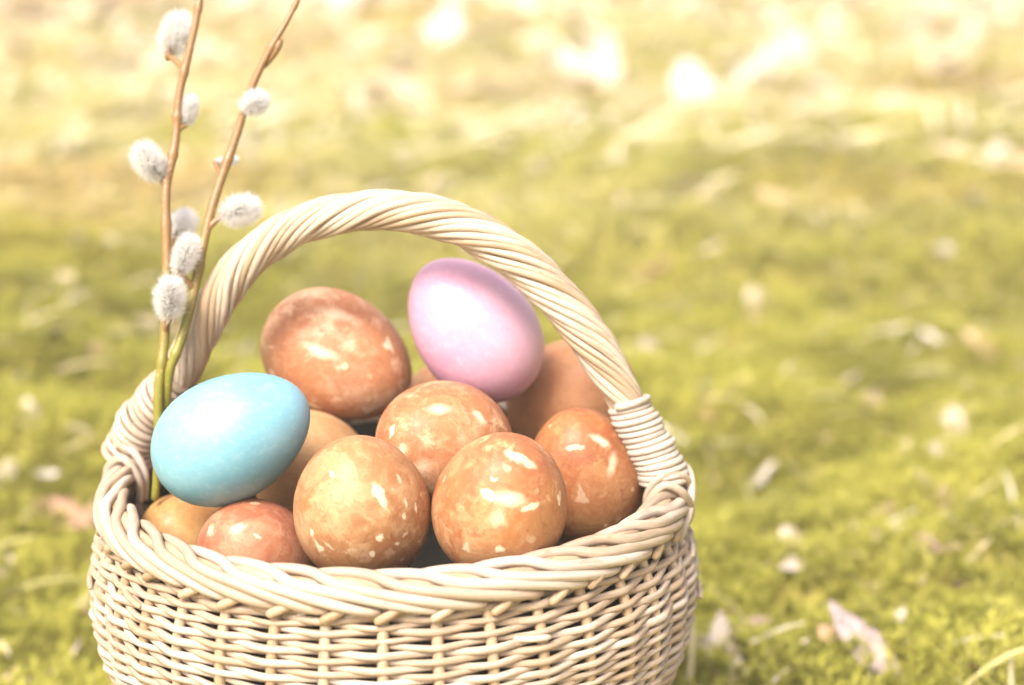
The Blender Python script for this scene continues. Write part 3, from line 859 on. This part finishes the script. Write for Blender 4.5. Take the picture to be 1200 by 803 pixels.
add_egg("tan speckled egg at the front left, touching the rim", (-6.6, -59.8, 13.0), (-0.062, -0.501, 0.863), 25.8, 21.6,
        marb=(3, (0.37, 0.180, 0.072), (0.31, 0.125, 0.050), (0.62, 0.45, 0.25), 0.6, 0.75),
        spots=[(-3, 4, 13, 11, 20, 'soft', 0.14), (7.8, 5.5, 1.6, 5.2, 22, 'dot', 0.9), (7.6, -7.8, 1.3, 1.5, 0, 'dot', 1.0), (4.9, -13, 1.1, 1.3, 10, 'dot', 1.0),
               (-12.2, -11, 1.6, 4.2, 38, 'tri', 0.85), (-8.6, -10.5, 3.0, 1.4, -32, 'tri', 0.7), (-14.6, -6.5, 0.9, 1.8, 5, 'dot', 0.9), (15.2, -2, 1.0, 1.4, 0, 'dot', 0.9),
               (12.5, -10.2, 0.8, 1.0, -20, 'dot', 0.8), (15, -7.4, 1.0, 0.9, 0, 'dot', 0.6), (18.6, 1.0, 0.6, 2.2, 0, 'dot', 0.9), (15.7, 2.5, 0.6, 1.7, 0, 'dot', 0.8), (-7.2, 12, 1.0, 1.3, 0, 'dot', 0.6), (13.5, 10.5, 1.0, 2.0, 20, 'dot', 0.6), (16, -16, 0.8, 1.2, -30, 'dot', 0.7)])
add_egg("brown egg with two cream bars at the front right, touching the rim", (37.5, -62.3, 15.1), (0.192, -0.461, 0.867), 25.3, 21.2,
        marb=(4, (0.37, 0.150, 0.056), (0.30, 0.100, 0.040), (0.64, 0.43, 0.22), 0.6, 0.6),
        spots=[(-4.0, 4.6, 3.4, 1.8, -32, 'dot', 1.0), (9.6, 0.8, 3.6, 1.5, 10, 'dot', 1.0), (2.5, 3.2, 8, 3.6, -6, 'soft', 0.7), (18.6, 2.2, 0.8, 2.4, 0, 'dot', 0.9),
               (6.5, 15.2, 6.5, 2.3, -28, 'dot', 0.65), (-0.4, -12.7, 1.5, 1.5, 20, 'dot', 1.0), (-10.5, -12, 2.3, 3.6, 0, 'tri', 0.6), (-2.4, 9.4, 1.5, 0.9, -10, 'dot', 0.75), (-1, -3, 4, 5, 0, 'soft', 0.55), (9.6, -10.0, 2.0, 1.7, 20, 'dot', 0.35)])
add_egg("glossy dark brown egg at the right beside the handle foot", (65.9, -7.2, 4.3), (-0.15, -0.262, 0.953), 26.5, 20.3,
        marb=(5, (0.34, 0.135, 0.045), (0.26, 0.085, 0.032), (0.60, 0.38, 0.16), 0.32, 0.45),
        spots=[(5, 14, 5.5, 2.4, -25, 'soft', 0.7), (9.5, 6, 2.6, 6, -14, 'soft', 0.6), (-1.8, -5, 3.4, 5.5, 0, 'tri', 0.35), (-4.0, 11.5, 3.6, 1.0, 5, 'dot', 0.55), (6.4, -15, 1.2, 1.0, 0, 'dot', 0.7), (16.4, -3.4, 0.8, 1.0, 0, 'dot', 0.6)])
add_egg("plain light brown egg at the back right behind the handle", (64.0, 43.9, 17.3), (0.542, -0.565, 0.622), 27.6, 22.4,
        marb=(6, (0.44, 0.210, 0.100), (0.40, 0.175, 0.075), (0.56, 0.33, 0.18), 0.15, 0.0))
add_egg("small rust red egg low at the front left under the blue egg", (-43.3, -44.6, -11.4), (-0.148, -0.648, 0.747), 25, 20.0,
        marb=(7, (0.36, 0.135, 0.066), (0.28, 0.088, 0.045), (0.60, 0.40, 0.24), 0.35, 0.8),
        spots=[(-2, 13, 4.5, 2.2, 25, 'soft', 0.55), (4, 10.5, 1.2, 0.9, 0, 'dot', 0.6), (-12, 12, 2.5, 3.5, 20, 'soft', 0.45)])
add_egg("pale tan egg wedged behind the blue egg", (-31.3, 10.4, 0.7), (-0.321, -0.596, 0.736), 26.3, 21.2,
        marb=(8, (0.46, 0.28, 0.13), (0.42, 0.23, 0.10), (0.62, 0.45, 0.26), 0.5, 0.1))
add_egg("yellowish brown egg below the blue egg at the far left rim", (-71.3, -2.6, -24.8), (-0.321, -0.596, 0.736), 26, 20.0,
        marb=(9, (0.44, 0.24, 0.08), (0.34, 0.14, 0.05), (0.60, 0.42, 0.18), 0.6, 0.2))
add_egg("brown egg almost hidden behind the pink egg", (14.9, 70.8, 1.8), (0.433, -0.289, 0.854), 26, 20.5,
        marb=(10, ORANGE, RUST, TAN, 0.4, 0.4))

# ------------------------------------------------------------------ willow branches with catkins
def stem_material(name):
    m = NT(name)
    uv = m.new("ShaderNodeUVMap").outputs[0]
    sep = m.new("ShaderNodeSeparateXYZ"); m.ln(uv, sep.inputs[0])
    mp = m.new("ShaderNodeMapping"); m.ln(uv, mp.inputs["Vector"]); mp.inputs["Scale"].default_value = (0.10, 5.0, 1)
    a = m.noise(mp.outputs[0], 1.0, 4, 0.6)
    mp2 = m.new("ShaderNodeMapping"); m.ln(uv, mp2.inputs["Vector"]); mp2.inputs["Scale"].default_value = (0.7, 9.0, 1)
    b = m.noise(mp2.outputs[0], 1.0, 2, 0.5)
    h = m.math('ADD', sep.outputs[0], m.math('MULTIPLY', m.math('SUBTRACT', a, 0.5), 60))
    col = m.mix(m.step(h, 30, 95), (0.18, 0.165, 0.018), (0.21, 0.110, 0.036))
    col = m.mix(m.step(a, 0.55, 0.75, 0, 0.5), col, (0.11, 0.060, 0.018))
    col = m.mix(m.step(b, 0.62, 0.70, 0, 0.7), col, (0.46, 0.35, 0.19))
    m.ln(col, m.bsdf.inputs["Base Color"]); m.set(Roughness=0.42)
    m.bump(a, 0.3, 0.0005)
    return m.mat
MAT_STEM = stem_material("willow_bark")
m = NT("catkin_core")
g = m.new("ShaderNodeTexCoord").outputs["Object"]
a = m.voro(g, 900, "Distance"); b = m.noise(g, 300, 2)
col = m.mix(m.step(a, 0.2, 0.6), (0.55, 0.48, 0.24), (0.20, 0.17, 0.10))
m.ln(col, m.bsdf.inputs["Base Color"]); m.set(Roughness=0.9)
MAT_CORE = m.mat
MAT_FUR = plant_material("catkin_silk", 0.5, 0.65)
m = NT("bud_scale"); g = m.new("ShaderNodeTexCoord").outputs["Object"]
m.ln(m.mix(m.noise(g, 400, 3), (0.30, 0.17, 0.06), (0.16, 0.08, 0.03)), m.bsdf.inputs["Base Color"]); m.set(Roughness=0.4)
MAT_SCALE = m.mat

def frame_for(z):
    z = Vector(z).normalized(); x = z.cross(Vector((0.2, 0.9, 0.31))).normalized()
    return Matrix((x, z.cross(x), z)).transposed()

def ellip(a, r, nt=14, nl=16, bumpy=0.0):
    V, Fc = [], []
    for i in range(nt + 1):
        t = math.pi * i / nt
        for j in range(nl):
            q = 2 * math.pi * j / nl
            k = 1 + bumpy * math.sin(7 * q + 3 * i) 
            V.append((r * math.sin(t) * math.cos(q) * k, r * math.sin(t) * math.sin(q) * k, -a * math.cos(t)))
    for i in range(nt):
        for j in range(nl):
            Fc.append((i * nl + j, i * nl + (j + 1) % nl, (i + 1) * nl + (j + 1) % nl, (i + 1) * nl + j))
    return np.array(V), Fc

def catkin(parent, pos, axis_dir, L, W, attach, n=4300, seed=0):
    """pos: centre mm, L/W overall size mm incl. silk; attach: point on the stem"""
    r = np.random.default_rng(900 + seed)
    fur = 0.33 * W
    ca, cr = max(L / 2 - fur * 0.8, L * 0.28), W / 2 - fur
    M = frame_for(axis_dir).to_4x4()
    c = Vector((pos[0], pos[1], pos[2] + RIM)) * MM
    root = empty("catkin"); root.parent = parent
    root.matrix_world = Matrix.Translation(c) @ M
    V, Fc = ellip(ca, cr, bumpy=0.05)
    link(bpy.data.objects.new("catkin_core", make_mesh("catkin_core", V * MM, Fc, MAT_CORE)), root)
    # silk hairs
    u = r.random(n) * 2 - 1; q = r.random(n) * 2 * np.pi
    s = np.sqrt(1 - u * u)
    nor = np.stack([s * np.cos(q), s * np.sin(q), u], -1)
    p = nor * np.array([cr, cr, ca]) * 0.95
    nn_ = nor / np.array([cr, cr, ca]); nn_ /= np.linalg.norm(nn_, axis=1)[:, None]
    d = nn_ + np.array([0, 0, 0.6]) + r.normal(size=(n, 3)) * 0.28
    d /= np.linalg.norm(d, axis=1)[:, None]
    ln2 = fur * (0.65 + 0.6 * r.random(n)) * (1.0 - 0.15 * np.clip(-u, 0, 1))
    side = np.cross(d, r.normal(size=(n, 3))); side /= np.linalg.norm(side, axis=1)[:, None]
    wd = 0.075
    mid = p + d * ln2[:, None] * 0.55
    crimp = r.normal(size=(n, 3)) * 0.10 * fur
    tip = p + d * ln2[:, None] + crimp
    V = np.stack([p - side * wd, p + side * wd, mid + side * wd * 0.9, mid - side * wd * 0.9, tip], 1).reshape(-1, 3)
    i = np.arange(n)[:, None] * 5
    T = np.concatenate([i + np.array([[0, 1, 2]]), i + np.array([[0, 2, 3]]), i + np.array([[3, 2, 4]])])
    wroot = np.array([0.46, 0.41, 0.27]); wtip = np.array([0.92, 0.915, 0.91])
    colr = np.stack([wroot, wroot, wtip, wtip, wtip])[None] * (0.93 + 0.06 * r.random((n, 1, 1)))
    link(bpy.data.objects.new("silk", tri_soup("silk", V * MM, T, MAT_FUR, colr.reshape(-1, 3))), root)
    # bud scale: half cup under the catkin, and its short stalk
    base = Vector((0, 0, -ca - fur * 0.15))
    Vc, Fs = ellip(fur * 0.95, cr * 0.75, 10, 14)
    keep = [f for f in Fs if min(f) // 14 < 5]
    link(bpy.data.objects.new("bud_scale", make_mesh("bud_scale", (Vc + np.array(base)[None] + np.array([0, 0, fur * 0.45])) * MM, keep, MAT_SCALE)), root)
    return root

def branch(label, pts, radii, cats, buds):
    root = empty("willow_branch", (pts[0][0] * MM, pts[0][1] * MM, (pts[0][2] + RIM) * MM))
    tag(root, label, "branch", "willow branches standing in the basket")
    o = Vector(root.location) / MM
    path = smooth_path([(x - o.x, y - o.y, z + RIM - o.z) for x, y, z in pts], 120)
    # gentle zigzag at the nodes
    tt = np.linspace(0, 1, 120)
    path[:, 0] += 0.5 * np.sin(tt * 26); path[:, 1] += 0.4 * np.cos(tt * 21)
    rad = 0.84 * np.interp(tt, np.linspace(0, 1, len(radii)), radii)
    for kx in (0.22, 0.36, 0.52, 0.63, 0.74, 0.86):
        rad = rad + 0.42 * np.exp(-((tt - kx) / 0.008) ** 2)
    tube("stem", path, rad, MAT_STEM, root, sides=12)
    bpy.context.view_layer.update()
    for i, (pos, axd, L, W) in enumerate(cats):
        c = catkin(root, pos, axd, L, W, None, seed=i + len(label))
        mw = Matrix.Translation(Vector((pos[0], pos[1], pos[2] + RIM)) * MM) @ frame_for(axd).to_4x4()
        c.matrix_world = mw
        c.matrix_parent_inverse = Matrix.Identity(4)
        c.matrix_basis = Matrix.Translation(-Vector(root.location)) @ mw
        # short stalk reaching back to the stem
        basep = Vector(pos) - Vector(axd).normalized() * L * 0.36
        basep = Vector((basep.x - o.x, basep.y - o.y, basep.z + RIM - o.z))
        j = int(np.argmin(np.linalg.norm(path - np.array(basep), axis=1) + np.where(path[:, 2] > basep.z, 1.5, 0)))
        st = path[max(j - 2, 0)]
        tube("catkin_stalk", smooth_path([st, (np.array(st) * 0.5 + np.array(basep) * 0.5) + [0, 0, 0.3], basep], 8), np.linspace(1.3, 0.9, 8), MAT_SCALE, root, sides=8)
    for (pos, axd, L, r) in buds:
        V, Fc = ellip(L / 2, r, 12, 12)
        V[:, :2] *= (1 - 0.55 * np.clip(V[:, 2:3] / (L / 2), -1, 1) * 0.8)
        b = link(bpy.data.objects.new("bud", make_mesh("bud", V * MM, Fc, MAT_STEM, np.stack([V[:, 2] + 150, np.arctan2(V[:, 1], V[:, 0]) / 6.28], -1))), root)
        b.matrix_basis = Matrix.Translation((Vector((pos[0], pos[1], pos[2] + RIM)) - o) * MM) @ frame_for(axd).to_4x4()
    return root

def img_dir(deg, toward=0.0):
    a = math.radians(deg)
    return (RT * math.cos(a) + UPV * math.sin(a) - FW * toward).normalized()

branch("straight left willow twig with fluffy catkins, standing inside the left rim",
       [(-81.8, -14.7, -1.4), (-79.7, -9.8, 29.6), (-77.9, -3.8, 52.1), (-78.1, 12.5, 93.4), (-77.4, 21.0, 109.8), (-75.4, 26.9, 123.9), (-73.4, 33.5, 140.9), (-68.1, 41.7, 163.8), (-63.4, 49.2, 183.9)],
       [1.6, 2.0, 2.0, 1.9, 1.95, 1.75, 1.65, 1.45, 1.2],
       [((-78.7, 46.5, 150.7), img_dir(72, -0.1), 20.0, 14.5), ((-71.8, 29.5, 126.4), img_dir(78, 0.1), 12.8, 7.6),
        ((-83.5, 18.0, 109.6), img_dir(122, 0.35), 17.8, 13.4), ((-75.8, 25.0, 86.2), img_dir(55, -0.1), 14.8, 12.2),
        ((-74.5, -6.9, 67.3), img_dir(82, 0.45), 18.5, 13.4)], [])
branch("leaning right willow twig with fluffy catkins, crossing in front of the handle",
       [(-81.1, -6.9, 13.3), (-76.7, -6.6, 37.8), (-72.4, -3.8, 52.1), (-66.0, 8.7, 79.2), (-59.4, 22.2, 106.7), (-51.4, 30.4, 129.4), (-42.7, 37.8, 149.3), (-34.0, 43.7, 163.7), (-22.8, 51.2, 183.9)],
       [1.9, 2.0, 2.0, 1.95, 1.85, 1.6, 1.5, 1.0, 0.7],
       [((-48.7, 27.0, 129.4), img_dir(22, 0.5), 12.2, 10.8), ((-53.4, 13.4, 94.0), img_dir(14, 0.3), 18.0, 13.6),
        ((-70.3, 1.8, 80.7), img_dir(68, 0.15), 17.0, 11.0), ((-60.2, 33.0, 108.2), img_dir(8, -0.1), 10.0, 4.4)],
       [((-42.6, 36.9, 145.6), img_dir(240, 0.0), 12.0, 1.35)])

# ------------------------------------------------------------------ air
hv = np.array([(x, y, z) for x in (-9, 9) for y in (-2, 14) for z in (-1.2, 1.6)], dtype=float)
hf = [(0, 1, 3, 2), (4, 6, 7, 5), (0, 4, 5, 1), (2, 3, 7, 6), (0, 2, 6, 4), (1, 5, 7, 3)]
HM = NT("warm_haze")
HM.n.remove(HM.bsdf)
pv = HM.new("ShaderNodeVolumePrincipled")
pv.inputs["Color"].default_value = (1.0, 0.93, 0.74, 1)
pv.inputs["Density"].default_value = 0.042
pv.inputs["Anisotropy"].default_value = 0.0
HM.ln(pv.outputs[0], HM.out.inputs["Volume"])
haze = link(bpy.data.objects.new("haze", make_mesh("haze", hv, hf, HM.mat, smooth=False)))
tag(haze, kind="stuff")
